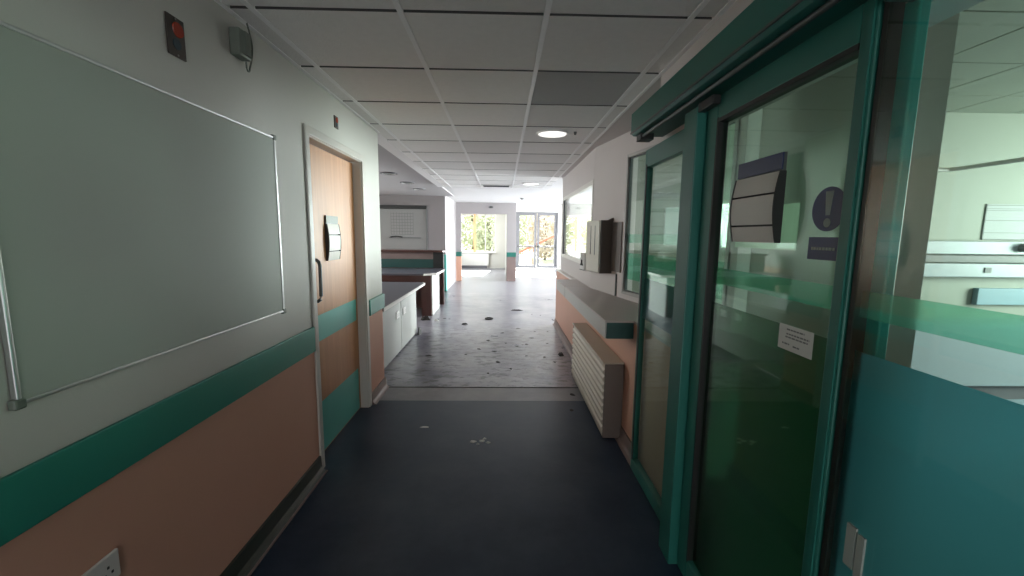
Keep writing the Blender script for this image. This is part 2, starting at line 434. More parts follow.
# slatted sign holder: built facing +x at origin, used on the wooden door
def sign_holder(name, label, x, sgn, y0, y1, z0, z1, body, header, slat, paper, hdr_h):
    root = thing(name, label, 'sign holder', (x, (y0 + y1) / 2, z0))
    dp = .019
    b = box(x, x + sgn * .008, y0, y1, z0, z1).build('backplate', body, root)
    top = z1 - hdr_h
    MB().box(x + sgn * .008, x + sgn * .013, y0, y1, top + .004, z1).build('header_strip', header, root, bevel=.001)
    # curved end plates
    n = 12; arc = []
    for i in range(n + 1):
        t = i / n; arc.append((x + sgn * (.010 + dp * math.sin(PI * (.12 + .80 * t))), top - (top - z0) * t))
    for ya, yb in ((y0 - .004, y0 + .002), (y1 - .002, y1 + .004)):
        MB().prism([(x, top)] + arc + [(x, z0)], 'y', ya, yb).build('end_cap', 'black_rubber', root)
    cuts = [(0.0, .285), (.315, .735), (.765, 1.0)]
    for a, c in cuts:
        pts = []
        for i in range(7):
            t = a + (c - a) * i / 6; pts.append((x + sgn * (.008 + dp * math.sin(PI * (.12 + .80 * t))), top - (top - z0) * t))
        inner = [(p[0] - sgn * .004, p[1]) for p in reversed(pts)]
        MB().prism(pts + inner, 'y', y0 + .002, y1 - .002).build('slat', slat, root)
    MB().box(x + sgn * .006, x + sgn * .010, y0 + .003, y1 - .003, z0 + .004, top - .004).build('dark_insert', 'black_rubber', root)
    return root
sh = sign_holder('sign_holder', 'small grey slatted sign holder on the beech wooden door', XL - .062, 1, 2.865, 3.065, 1.295, 1.60, 'alu_dark', 'plastic_grey', 'sign_grey', None, .055)
# ------------------------------------------------------------------ whiteboard on the left wall
wb = thing('whiteboard', 'large blank whiteboard in a thin metal frame on the left wall', 'whiteboard', (XL, 1.50, 1.08))
Y0, Y1, Z0, Z1 = .955, 2.145, 1.082, 1.945
box(XL, XL + .012, Y0, Y1, Z0, Z1).build('writing_surface', 'board_white', wb)
def frame(y0, y1, z0, z1, x0, x1, t):
    k = MB(); k.box(x0, x1, y0, y0 + t, z0, z1); k.box(x0, x1, y1 - t, y1, z0, z1); k.box(x0, x1, y0 + t, y1 - t, z0, z0 + t); k.box(x0, x1, y0 + t, y1 - t, z1 - t, z1); return k
frame(Y0 - .004, Y1 + .004, Z0 - .004, Z1 + .004, XL, XL + .017, .010).build('frame', 'alu', wb, bevel=.003)
for yy, zz in ((Y0, Z0), (Y1, Z0), (Y0, Z1), (Y1, Z1)):
    box(XL, XL + .02, yy - .013, yy + .013, zz - .013, zz + .013).build('corner_cap', 'plastic_grey', wb, bevel=.005)

# red indicator plates
def indicator(label, y0, y1, z0, z1, r):
    o = thing('indicator_plate', label, 'indicator light', (XL, (y0 + y1) / 2, z0))
    yc = (y0 + y1) / 2; h = z1 - z0
    p = box(XL, XL + .006, y0, y1, z0, z1).build('plate', 'bronze', o, bevel=.002)
    MB().cyl((XL + .004, yc + .1 * (y1 - y0), z1 - .30 * h), 'x', r, .005, 20, r2=r * .92).build('red_lamp', 'red_lens', o)['label'] = 'round orange red lens'
    MB().cyl((XL + .004, yc - .02 * (y1 - y0), z0 + .32 * h), 'x', r * .7, .004, 20).build('call_button', 'blue_lens', o)['label'] = 'dull blue grey button'
    for zz in (z0 + .05 * h, z1 - .05 * h): MB().cyl((XL + .005, yc, zz), 'x', r * .12, .003, 10).build('screw', 'steel', o)
    return o
indicator('bronze wall plate with a red lamp, high above the whiteboard', 1.525, 1.605, 2.084, 2.216, .026)
indicator('small bronze wall plate with a red lamp above the wooden door', 2.935, 3.0, 2.185, 2.265, .02)
# alarm box with cable
al = thing('alarm_box', 'grey green alarm box with a looped cable near the ceiling', 'alarm box', (XL, 1.92, 2.21))
box(XL, XL + .045, 1.862, 1.945, 2.215, 2.325).build('case', 'plastic_grey', al, bevel=.008)
MB().prism([(XL + .045, 1.872), (XL + .058, 1.885), (XL + .058, 1.92), (XL + .045, 1.935)], 'z', 2.225, 2.315).build('front_cover', 'plastic_grey', al)
pts = []
for i in range(15):
    t = i / 14; pts.append((XL + .02, 1.965 + .03 * math.sin(PI * t) , 2.385 - .19 * t))
for i in range(1, 9):
    a = PI * i / 8; pts.append((XL + .02, 1.955 + .012 * math.cos(a) , 2.195 - .014 * math.sin(a)))
pts += [(XL + .02, 1.943, 2.215)]
MB().tube(pts, .0035, 8).build('cable', 'plastic_grey', al, smooth=True)

def socket(label, x, sgn, yc, zc, name='wall_socket', gang=2, axis='x'):
    o = thing(name, label, 'socket', (x, yc, zc - .043))
    wd = .146 if gang == 2 else .086
    box(x, x + sgn * .010, yc - wd / 2, yc + wd / 2, zc - .043, zc + .043).build('faceplate', 'plastic_white', o, bevel=.004)
    for k in ((-.036, .036) if gang == 2 else (0,)):
        h = MB()
        for dy, dz in ((0, .012), (-.011, -.008), (.011, -.008)): h.box(x + sgn * .0095, x + sgn * .0105, yc + k + dy - .0035, yc + k + dy + .0035, zc - .004 + dz - .004, zc - .004 + dz + .004)
        h.build('pin_holes', 'black_rubber', o)
    return o
socket('white double wall socket low on the peach wall under the whiteboard', XL, 1, 1.078, .513)

# ------------------------------------------------------------------ right wall
w = MB()
XU = .95                       # upper wall, set back behind the ledge
w1y = (4.47, 6.72); w1z = (1.14, 2.07)
OT = math.atan(.2); OC, OS = math.cos(OT), math.sin(OT)
OL = -2.09                     # near end of the angled wall, measured along it
def ow(x, y, z=0): return (XU + x * OC - y * OS, 4.45 + x * OS + y * OC, z)
def obox(mb, x0, x1, y0, y1, z0, z1, m=0):
    p = [ow(x0, y0), ow(x1, y0), ow(x1, y1), ow(x0, y1)]
    return mb.prism([(q[0], q[1]) for q in p], 'z', z0, z1, m)
w2y = (-2.03, -.705); w2z = (.965, 2.19)
w.box(XR, XR + .10, YB, 2.47, 1.975, 2.66, 0)
w.box(XR, XR + .10, 1.86, 6.85, 0, .905, 1)
w.box(XU, XU + .10, 4.45, w1y[0], .905, 2.46, 0); w.box(XU, XU + .10, w1y[1], 6.85, .905, 2.46, 0)
w.box(XU, XU + .10, w1y[0], w1y[1], .905, w1z[0], 0); w.box(XU, XU + .10, w1y[0], w1y[1], w1z[1], 2.46, 0)
obox(w, 0, .10, OL, 0, .905, w2z[0]); obox(w, 0, .10, OL, 0, w2z[1], 2.66)
obox(w, 0, .10, OL, w2y[0], w2z[0], w2z[1]); obox(w, 0, .10, w2y[1], .02, w2z[0], w2z[1])
struct(w.build('wall_right', ['lilac_white', 'peach_paint']), 'right corridor wall with two windows, angled back near the glass doors', 'wall')
struct(box(XR, 1.40, 1.86, 2.72, .905, .922).build('trim_13', 'ledge_top'), 'brown grey sill behind the fixed glass panel', 'sill')
skirt('baseboard_right', XR, -1, 2.52, 6.85, 'skirting_warm', 'pale skirting along the foot of the right wall')

o = thing('window_1', 'wide internal window in the right wall beyond the dispenser', 'window', (XU, 5.6, w1z[0]), kind='structure')
frame(w1y[0], w1y[1], w1z[0], w1z[1], XU - .010, XU + .045, .05).build('window_frame', 'gloss_white', o, bevel=.004)
box(XU + .017, XU + .023, w1y[0] + .05, w1y[1] - .05, w1z[0] + .05, w1z[1] - .05).build('pane', 'glass_clear', o)
box(XU - .004, XU + .014, w1y[1] - .10, w1y[1] - .05, w1z[0] + .05, w1z[1] - .05).build('end_post', 'frame_grey', o)['label'] = 'dark far jamb of the window'
def placed(name, label, cat, x, y, z, **kw):
    o = thing(name, label, cat, ow(x, y, z), **kw); o.rotation_euler = (0, 0, OT); WOFF[o.name] = Vector((0, 0, 0)); return o
o = placed('window_2', 'narrow internal window with green film beside the sliding door', 'window', 0, 0, 0, kind='structure')
frame(w2y[0], w2y[1], w2z[0], w2z[1], -.010, .045, .028).build('window_frame', 'frame_pale', o, bevel=.004)
frame(w2y[0] + .028, w2y[1] - .028, w2z[0] + .028, w2z[1] - .028, .006, .03, .010).build('gasket', 'alu_dark', o)
p = box(.017, .023, w2y[0] + .03, w2y[1] - .03, w2z[0] + .03, w2z[1] - .03).build('pane', 'glass_mint', o)
box(.024, .026, w2y[0] + .03, w2y[1] - .03, 1.425, 1.50).build('frosted_film', 'film_band', p)
box(.024, .026, w2y[0] + .03, w2y[1] - .03, 1.10, 1.335).build('frosted_film', 'film_band', p)

# ledge boxing along the right wall
def ledge(label, y0, y1, endm):
    o = thing('pipe_boxing', label, 'ledge', (.79, (y0 + y1) / 2, .795), 'pipe boxing lengths')
    xb = lambda y: XU + max(0, .2 * (4.45 - y)) - .002
    MB().prism([(.688, y0), (xb(y0), y0), (xb(min(y1, 4.45)), min(y1, 4.45)), (xb(y1), y1), (.688, y1)] if y0 < 4.45 else [(.688, y0), (xb(y0), y0), (xb(y1), y1), (.688, y1)], 'z', .908, .922).build('top_board', 'ledge_top', o)
    box(.692, .708, y0 + .012, y1, .797, .908).build('front_board', 'ledge_front', o)
    box(.70, XR, y0, y0 + .014, .797, .908).build('end_cap', endm, o, bevel=.004)['label'] = 'dark teal end' if endm == 'teal_end' else 'grey end'
    box(.708, XR, y0 + .014, y1, .797, .806).build('bottom_board', 'ledge_front', o)
mat('teal_end', (.012, .060, .055), .4, .1)
ledge('long boxed ledge with a dark teal end above the radiator', 2.73, 4.60, 'teal_end')
ledge('farther length of boxed ledge under the wide window', 4.615, 5.30, 'ledge_front')
struct(box(XR, XU - .002, 5.31, 6.85, .905, .922).build('trim_14', 'gloss_white'), 'white sill under the far part of the wide window', 'sill')

# radiator: ribbed convector case
rd = thing('radiator', 'low white ribbed radiator on the right wall under the ledge', 'radiator', (.80, 3.57, .03))
y0, y1, zr0, zr1 = 2.89, 4.24, .012, .57
case = MB(); case.box(.742, .872, y0, y1, zr0, zr1, 0)
case.build('casing', 'radiator', rd, bevel=.004)
nr = 9; hh = (zr1 - zr0 - .07) / nr
ribs = MB()
for i in range(nr):
    za = zr0 + .04 + i * hh
    ribs.prism([(.743, za), (.729, za + .010), (.729, za + hh - .020), (.743, za + hh - .008)], 'y', y0 + .006, y1 - .006)
ribs.build('ribbed_front', 'radiator', rd)
box(.726, .876, y0 - .004, y1 + .004, zr1, zr1 + .012).build('top_grille', 'radiator', rd, bevel=.003)
box(.738, .876, y0 - .008, y0, zr0, zr1).build('side_panel', 'radiator_shaded', rd, bevel=.003)  # end panels darkened: shade away from the far light is in their colour
box(.738, .876, y1, y1 + .008, zr0, zr1).build('side_panel', 'radiator_shaded', rd, bevel=.003)
box(.76, .88, y0 + .05, y1 - .05, 0, zr0).build('plinth', 'black_rubber', rd)

# dispenser
dsp = placed('paper_towel_dispenser', 'paper towel dispenser with shaded brown sides on the right wall by the wide window', 'dispenser', 0, -.48, 0)
a0, a1 = 0.0, .315
box(-.125, 0, a0, a1, 1.125, 1.63).build('body', 'brown_shaded', dsp, bevel=.006)  # brown carries the shade of the sides; the front cover stays pale
MB().prism([(-.125, 1.125), (-.140, 1.135), (-.144, 1.62), (-.125, 1.63)], 'y', a0 + .004, a1 - .004).build('front_cover', 'cream_plastic', dsp, bevel=.003)
for yy in (.09, .19): box(-.1455, -.138, yy, yy + .008, 1.30, 1.58).build('cover_seam', 'ink_grey', dsp)
MB().prism([(-.06, 1.625), (0, 1.625), (0, 1.655), (-.015, 1.65)], 'y', a0, a0 + .03).build('lid_lug', 'brown_shaded', dsp)
box(-.012, 0, -.19, -.002, 1.15, 1.61).build('brown_slab', 'dull_brown', dsp, bevel=.003)  # thin brown slab on the wall beside the body
nt_ = placed('soap_dispenser', 'small white soap dispenser with a dark nozzle beside the towel dispenser', 'soap dispenser', 0, -.155, 0)
box(-.15, 0, 0.0, .12, 1.125, 1.31).build('case', 'plastic_white', nt_, bevel=.008)
MB().prism([(.03, 1.175), (.095, 1.175), (.07, 1.205), (.069, 1.235), (.055, 1.235), (.054, 1.205)], 'x', -.160, -.148).build('nozzle', 'black_rubber', nt_)
kk = MB(); kk.prism([(.0, 1.125), (.12, 1.125), (.12, 1.135), (.0, 1.135)], 'x', -.151, -.149); kk.build('drip_edge', 'ink_grey', nt_)

# conduit on wall
cd = MB(); obox(cd, -.012, 0, -.60, -.585, .923, 1.13)
struct(cd.build('trim_7', 'alu_dark'), 'thin dark conduit on the right wall above the ledge', 'trim')

# ------------------------------------------------------------------ sliding door set
hdr = thing('door_operator_header', 'long teal operator box over the glass sliding door', 'door operator', (.78, .6, 2.03))
hb = MB(); hb.prism([(.70, 2.045), (.715, 2.032), (.88, 2.032), (.88, 2.150), (.70, 2.150)], 'y', -1.4, 2.385)
hb.build('cover', 'teal_metal', hdr, bevel=.003)
box(.697, .702, -1.4, 2.384, 2.042, 2.050).build('edge_strip', 'alu_dark', hdr)
MB().box(.73, .80, 2.30, 2.372, 2.0, 2.032).build('end_bracket', 'black_rubber', hdr)
tr_ = MB(); tr_.tube([(.745, -1.35, 2.020), (.745, 2.33, 2.020)], .009, 10); tr_.build('track', 'alu_dark', hdr, smooth=True)
MB().cyl((.745, 2.33, 2.018), 'y', .013, .035, 14).build('track_end', 'alu', hdr)
ca = MB(); ca.box(.768, .80, 1.60, 1.72, 1.975, 2.01); ca.build('hanger', 'black_rubber', hdr, bevel=.004)

# far fixed glazed panel with jamb post
sl = thing('window_3', 'teal framed fixed glass panel at the far end of the sliding door', 'glass panel', (.86, 2.15, 0), kind='structure')
k = MB(); a, b2 = 1.83, 2.52
k.box(.835, .875, b2 - .022, b2, 0, 1.985); k.box(.835, .875, a, b2 - .022, 1.885, 1.985); k.box(.835, .875, a, b2 - .022, 0, .075)
k.build('panel_frame', 'teal_metal', sl, bevel=.003)
gk = MB(); gk.box(.832, .838, b2 - .034, b2 - .020, .07, 1.90); gk.build('gasket', 'black_rubber', sl)
p = box(.852, .858, a, b2 - .02, .07, 1.89).build('pane', 'glass_screen', sl)
box(.8585, .860, a, b2 - .02, 1.31, 1.37).build('frosted_film', 'film_band', p)
box(.8585, .860, a, b2 - .02, .99, 1.235).build('frosted_film', 'film_frost', p)
struct(box(.765, .868, 1.715, 1.835, 0, 2.0).build('trim_8', 'teal_metal', bevel=.004), 'teal jamb post between fixed panel and sliding leaf', 'door frame')

# sliding leaf
L0, L1, LX0, LX1 = .945, 1.70, .800, .840
dl = thing('door_2', 'teal framed sliding glass door leaf with signs on it', 'door', (.82, 1.3, 0), kind='structure')
k = MB(); k.box(LX0, LX1, L1 - .082, L1, .01, 2.01); k.box(LX0, LX1, L0, L0 + .045, .01, 2.01)
k.box(LX0, LX1, L0 + .045, L1 - .082, 1.925, 2.01); k.box(LX0, LX1, L0 + .045, L1 - .082, .01, .11)
k.build('leaf_frame', 'teal_metal', dl, bevel=.004)
gk = MB(); gk.box(LX0 - .001, LX1 - .002, L1 - .092, L1 - .082, .1, 1.93); gk.box(LX0 - .001, LX1 - .002, L0 + .045, L1 - .082, 1.912, 1.926); gk.build('gasket', 'black_rubber', dl)
box(LX0 - .004, LX0, L0 + .008, L0 + .022, .02, 2.0).build('stile_strip', 'teal_metal', dl)
lp = box(.817, .823, L0 + .045, L1 - .09, .10, 1.92).build('pane', 'glass_green', dl)
box(.8235, .825, L0 + .045, L1 - .09, 1.31, 1.37).build('frosted_film', 'film_band', lp)
box(.8235, .825, L0 + .045, L1 - .09, .11, 1.235).build('frosted_film', 'film_leaf', lp)
# jamb next to the leaf, seen partly through the screen
k = MB(); k.box(.850, .875, .905, .99, 0, 1.985); 
struct(k.build('trim_9', 'teal_bright', bevel=.004), 'bright teal jamb post behind the edge of the big glass screen', 'door frame')
struct(box(.806, .836, .924, .940, .0, 2.02).build('trim_10', 'black_rubber'), 'dark rubber seal beside the sliding leaf', 'door frame')

# big glass screen
sc = thing('window_4', 'large glass screen with teal frosted film nearest on the right', 'glass screen', (.80, -.1, 0), kind='structure')
p = box(.797, .805, -1.5, .918, .05, 2.0).build('pane', 'glass_screen', sc)
box(.8055, .807, -1.5, .910, 1.312, 1.372).build('frosted_film', 'film_band', p)
box(.8055, .807, -1.5, .910, .05, 1.235).build('frosted_film', 'film_frost', p)
k = MB(); k.box(.785, .848, -1.5, .92, 0, .05); k.box(.785, .848, -1.5, .92, 1.975, 2.03); k.box(.785, .86, -1.56, -1.5, 0, 2.03)
k.build('screen_frame', 'teal_metal', sc, bevel=.003)
w = MB(); wall_x(w, XR - .08, XR + .1, YB, -1.56)
struct(w.build('wall_right_near', ['white_paint', 'peach_paint']), 'right corridor wall behind the viewpoint', 'wall')
gp = thing('guide_plate', 'small pale two part plate low on the big glass screen', 'plate', (.79, .84, .74))
box(.792, .797, .838, .862, .745, .845).build('wide_half', 'sign_pale', gp); box(.792, .797, .815, .833, .735, .838).build('narrow_half', 'sign_pale', gp)

# signs on the leaf
sign_holder('sign_holder', 'grey slatted sign holder with blue header on the sliding glass leaf', .800, -1, 1.20, 1.425, 1.472, 1.728, 'alu_dark', 'sign_blue', 'sign_grey', None, .052)
bp = tag(box(.824, .826, 1.165, 1.475, 1.452, 1.585).build('backing_sheet', 'paper_thin'), 'white sheet stuck behind the slatted sign on the glass leaf', 'paper sheet')
ro = thing('warning_sign', 'round blue exclamation mark sticker with blue text panel on the leaf', 'sign', (.815, 1.05, 1.43))
sx = .8165
# clear backing, roundel, panel
def disc(yc, zc, r, x0, x1): return MB().cyl((x0, yc, zc), 'x', r, x1 - x0, 40)
disc(1.048, 1.560, .0555, sx - .001, sx).build('roundel', 'sign_blue', ro)
ex = MB()
ex.prism([(1.048 - .013, 1.604), (1.048 + .013, 1.604), (1.048 + .007, 1.545), (1.048 - .007, 1.545)], 'x', sx - .0018, sx - .0008)
ex.cyl((sx - .0018, 1.048, 1.526), 'x', .0115, .001, 20)
ex.build('exclamation_mark', 'sign_pale', ro)
box(sx - .001, sx, .998, 1.105, 1.432, 1.490).build('text_panel', 'sign_blue', ro)
tl = MB(); y = 1.092
for wd in (.006, .010, .007, .009, .011, .008, .012, .008):
    tl.box(sx - .0016, sx - .0008, y - wd * .8, y, 1.457, 1.464); y -= wd + .0012
tl.build('text_line', 'sign_pale', ro)
lb = thing('notice_label', 'small white printed label on the lower glass of the sliding leaf', 'label', (.815, 1.12, 1.165))
box(sx - .001, sx, 1.052, 1.188, 1.168, 1.240).build('card', 'paper', lb)
tl = MB()
for z, a_, b_ in ((1.228, 1.085, 1.155), (1.215, 1.065, 1.155), (1.206, 1.070, 1.158), (1.186, 1.140, 1.17), (1.184, 1.10, 1.125)):
    y = b_
    while y > a_:
        wd = rnd.uniform(.006, .014); tl.box(sx - .0016, sx - .0008, max(a_, y - wd), y, z - .0022, z + .0022); y -= wd + .003
tl.build('printed_lines', 'ink_grey', lb)

# ------------------------------------------------------------------ side room behind the glass
BX1 = 6.4; BY = 3.85; KS = BY / 3.2
def zs(z): return CZ + (z - CZ) * KS
w = MB()
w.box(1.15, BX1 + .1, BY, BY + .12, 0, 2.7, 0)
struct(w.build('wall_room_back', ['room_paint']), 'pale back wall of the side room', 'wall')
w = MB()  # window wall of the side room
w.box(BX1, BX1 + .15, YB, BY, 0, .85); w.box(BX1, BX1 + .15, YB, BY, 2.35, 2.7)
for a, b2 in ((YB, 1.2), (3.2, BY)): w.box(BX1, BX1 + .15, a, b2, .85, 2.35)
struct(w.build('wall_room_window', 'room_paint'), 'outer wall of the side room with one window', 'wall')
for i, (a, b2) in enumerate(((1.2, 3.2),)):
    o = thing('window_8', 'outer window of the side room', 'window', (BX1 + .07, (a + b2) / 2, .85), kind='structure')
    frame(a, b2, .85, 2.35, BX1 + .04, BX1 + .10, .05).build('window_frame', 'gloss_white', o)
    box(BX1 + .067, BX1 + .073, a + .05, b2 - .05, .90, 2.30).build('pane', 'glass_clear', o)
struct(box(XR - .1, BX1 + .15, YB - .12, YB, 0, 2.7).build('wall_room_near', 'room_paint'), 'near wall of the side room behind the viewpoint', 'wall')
# stub partition
w = MB(); w.box(1.42, 1.57, 1.52, 2.37, 0, .80, 1); w.box(1.42, 1.57, 1.52, 2.37, .80, 2.63, 0)
struct(w.build('wall_partition', ['white_paint', 'peach_paint']), 'short partition stub standing behind the sliding leaf', 'wall')
struct(box(1.405, 1.585, 1.505, 2.385, 0, .11).build('baseboard_partition', 'skirting'), 'dark skirting round the partition stub', 'skirting')
# bedhead trunking
tk = thing('bedhead_trunking', 'long white bedhead service trunking with a dark rail on the side room wall', 'trunking', (3.8, BY, zs(1.2)))
def bar(nm, xa, xb, d0, d1, za, zb, m, root, **kw): return box(xa * KS, xb * KS, BY - d0, BY - d1, zs(za), zs(zb)).build(nm, m, root, **kw)
bar('upper_channel', 1.75, 5.2, .08, 0, 1.375, 1.475, 'cabinet_white', tk, bevel=.006)
bar('dark_rail', 1.75, 5.2, .06, 0, 1.315, 1.365, 'rail_dark', tk)
bar('lower_channel', 1.75, 5.2, .09, 0, 1.20, 1.305, 'cabinet_white', tk, bevel=.006)
bar('outlet', 3.70, 3.75, .098, .088, 1.235, 1.275, 'ink_grey', tk)
MB().cyl((3.98 * KS, BY - .14, zs(1.43)), 'y', .04, .06, 16).build('lamp_knob', 'ink_grey', tk)
cr_ = thing('curtain_track', 'thin pale curtain track on the side room wall', 'curtain track', (3.4 * KS, BY, zs(2.0)))
t = MB(); zc = zs(2.01); xc = 3.38 * KS; t.tube([(2.4 * KS, BY - .03, zc), (xc - .03, BY - .03, zc), (xc, BY - .08, zc), (xc, -.5, zc)], .018, 8); t.build('rail', 'plastic_white', cr_, smooth=True)
for yy in (2.5, .8):
    MB().tube([(xc, yy, zc), (xc, yy, 2.635)], .006, 6).build('hanger', 'frame_grey', cr_)
def notice(label, xa, xb, z0, z1):
    o = thing('notice_sheet', label, 'notice', ((xa + xb) / 2, BY, z0), 'ruled notices on the side room wall')
    box(xa, xb, BY - .008, BY, z0, z1).build('sheet', 'paper_grey', o)
    k = MB(); h = z1 - z0
    for t, th in ((.02, .006), (.12, .004), (.17, .004), (.45, .005), (.80, .004), (.985, .006)): k.box(xa, xb, BY - .010, BY - .0075, z1 - h * t - th, z1 - h * t)
    k.box(xa, xa + .01, BY - .010, BY - .0075, z0, z1); k.box(xb - .01, xb, BY - .010, BY - .0075, z0, z1)
    k.build('ruled_lines', 'ink_grey', o)
notice('ruled notice sheet at the right end of the side room wall', 3.72 * KS, 4.5 * KS, zs(1.49), zs(1.76))
notice('ruled notice sheet seen through the far fixed panel', 1.30, 1.63, 1.50, 1.88)
cb = thing('low_cabinet', 'long white low cabinet against the side room wall', 'cabinet', (3.6 * KS, BY - .1, 0))
box(2.3 * KS, 5.2 * KS, BY - .22, BY - .002, .14, zs(.86)).build('body', 'cabinet_white', cb, bevel=.006)
box(2.34 * KS, 5.15 * KS, BY - .18, BY - .002, 0, .14).build('plinth', 'frame_grey', cb)
bl = tag(box(3.72 * KS, 4.4 * KS, BY - .05, BY, zs(.98), zs(1.11)).build('blue_panel', 'blue_panel', bevel=.004), 'blue grey panel under the trunking in the side room', 'panel')

# ------------------------------------------------------------------ reception alcove on the left
w = MB()
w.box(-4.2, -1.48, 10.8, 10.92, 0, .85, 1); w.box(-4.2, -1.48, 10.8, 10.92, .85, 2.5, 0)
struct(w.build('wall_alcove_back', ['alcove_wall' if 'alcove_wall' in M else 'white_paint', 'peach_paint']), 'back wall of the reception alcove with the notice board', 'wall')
w = MB(); wall_x(w, -4.3, -4.2, 3.8, 5.0); wall_x(w, -4.3, -4.2, 9.0, 10.92); wall_x(w, -4.3, -4.2, 5.0, 9.0, 0, 1.2); wall_x(w, -4.3, -4.2, 5.0, 9.0, 2.25, 2.5)
struct(w.build('wall_alcove_left', ['white_paint', 'peach_paint']), 'left wall of the reception alcove', 'wall')
w = MB(); wall_x(w, -4.3, XL - .12, 3.80, 3.92)
struct(w.build('wall_alcove_near', ['white_paint', 'peach_paint']), 'near wall of the reception alcove', 'wall')
# wall running on to the portal
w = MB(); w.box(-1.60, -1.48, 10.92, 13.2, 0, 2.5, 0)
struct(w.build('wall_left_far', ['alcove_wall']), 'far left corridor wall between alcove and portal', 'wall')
k = MB(); k.box(-1.50, -1.465, 10.785, 10.95, .0, .95); k.box(-1.60, -1.465, 10.775, 10.8, 0, .95)
struct(k.build('trim_11', 'teal_laminate'), 'teal corner guard where the alcove wall turns the corner', 'wall band')
fn = tag(box(-1.478, -1.465, 11.7, 12.0, 1.25, 1.65).build('wall_notice', 'paper'), 'pale notice on the far left corridor wall', 'notice')

nb = thing('notice_board', 'grey notice board with a black top rail in the reception alcove', 'notice board', (-2.6, 10.8, 1.06))
box(-3.30, -1.96, 10.77, 10.8, 1.07, 2.13).build('board', 'board_grey', nb)
box(-3.30, -1.95, 10.74, 10.8, 2.09, 2.18).build('top_rail', 'black_rubber', nb, bevel=.005)
box(-1.965, -1.945, 10.75, 10.8, 1.07, 2.12).build('side_rail', 'ink_grey', nb)
box(-2.90, -2.1, 10.735, 10.77, 1.36, 1.375).build('pen_tray', 'frame_grey', nb)
t = MB(); t.tube([(-2.86 + .03 * i, 10.74, 1.385 + .02 * math.sin(PI * i / 10)) for i in range(11)], .012, 8); t.build('pen', 'black_rubber', nb)
k = MB()
for i in range(9):
    k.box(-2.85 + .07 * i, -2.845 + .07 * i, 10.768, 10.7705, 1.45, 2.0)
for i in range(8): k.box(-2.85, -2.29, 10.768, 10.7705, 1.45 + .075 * i, 1.455 + .075 * i)
k.build('grid_lines', 'frame_grey', nb)

o = thing('window_9', 'added unseen long high window in the left wall of the reception alcove', 'window', (-4.25, 7, 1.2), kind='structure')  # unseen window added to bring fill light into the mid corridor
MB().box(-4.28, -4.21, 5.0, 5.06, 1.2, 2.25).box(-4.28, -4.21, 8.94, 9.0, 1.2, 2.25).box(-4.28, -4.21, 5.06, 8.94, 1.2, 1.26).box(-4.28, -4.21, 5.06, 8.94, 2.19, 2.25).build('window_frame', 'gloss_white', o)
box(-4.248, -4.242, 5.06, 8.94, 1.26, 2.19).build('pane', 'glass_clear', o)
# near low desk
ds = thing('reception_desk', 'pale panelled low reception desk with grey worktop just past the wall corner', 'desk', (-1.5, 5.05, 0))
top = MB(); top.prism([(-1.14, 3.95), (-1.14, 6.05), (-1.17, 6.12), (-1.95, 6.16), (-1.95, 3.95)], 'z', .745, .772, 0)
top.build('worktop', 'worktop', ds)
ed = MB(); ed.box(-1.143, -1.130, 3.95, 6.05, .740, .774); ed.prism([(-1.130, 6.04), (-1.17, 6.135), (-1.185, 6.125), (-1.143, 6.04)], 'z', .740, .774)
ed.build('edge_strip', 'edge_white', ds)
box(-1.31, -1.28, 3.95, 5.20, .02, .745).build('front_panel', 'desk_panel', ds)
box(-1.31, -1.28, 5.215, 6.12, .02, .745).build('front_panel', 'desk_panel', ds)
box(-1.95, -1.31, 6.09, 6.12, .02, .745).build('end_panel', 'desk_panel', ds)
box(-1.93, -1.31, 3.96, 3.99, .02, .745).build('end_panel', 'desk_panel', ds)
box(-1.30, -1.285, 5.199, 5.216, .02, .745).build('joint', 'ink_grey', ds)
socket('left of two white sockets on the low desk front', -1.28, 1, 5.02, .50, gang=2)['group'] = 'sockets on the low desk'
socket('right of two white sockets on the low desk front', -1.28, 1, 5.36, .49, gang=2)['group'] = 'sockets on the low desk'

# far desk with tall back screen
fd = thing('reception_counter', 'dark mahogany reception counter with a tall teal banded back screen', 'counter', (-2.2, 8.2, 0))
box(-3.9, -1.24, 8.72, 8.80, .0, .775).build('screen_base', 'mahogany', fd)
box(-3.9, -1.27, 8.715, 8.80, .775, .955).build('teal_panel', 'teal_end', fd)
box(-3.9, -1.27, 8.72, 8.80, .955, 1.10).build('screen_panel', 'skirting_warm', fd)
cp = MB(); cp.prism([(-3.9, 8.64), (-1.33, 8.64), (-1.25, 8.68), (-1.21, 8.76), (-1.22, 8.88), (-3.9, 8.88)], 'z', 1.10, 1.14); cp.build('screen_cap', 'mahogany', fd, bevel=.004)
cv = MB()
n = 8; outer = [(-1.45 + .22 * math.sin(PI / 2 * i / n), 8.40 + .32 * (1 - math.cos(PI / 2 * i / n))) for i in range(n + 1)]
cv.prism([(-1.45, 8.70), (-1.24, 8.70), (-1.24, 8.80), (-1.45, 8.80)], 'z', .775, 1.10); cv.build('end_panel', 'black_rubber', fd)
wt = MB(); wt.prism([(-3.9, 7.48), (-1.42, 7.48), (-1.22, 7.62), (-1.20, 8.30), (-1.20, 8.70), (-3.9, 8.70)], 'z', .735, .765); wt.build('worktop', 'worktop', fd)
e2 = MB(); e2.prism([(-1.42, 7.465), (-1.205, 7.61), (-1.185, 8.35), (-1.205, 8.35), (-1.225, 7.62), (-1.42, 7.48)], 'z', .73, .77); e2.build('edge_strip', 'edge_white', fd)
box(-3.9, -1.42, 7.50, 7.53, .62, .735).build('fascia', 'mahogany', fd)
box(-1.46, -1.29, 7.47, 7.52, 0, .735).build('leg_panel', 'mahogany', fd)
box(-1.31, -1.275, 7.50, 8.35, .0, .735).build('side_panel', 'desk_panel', fd)
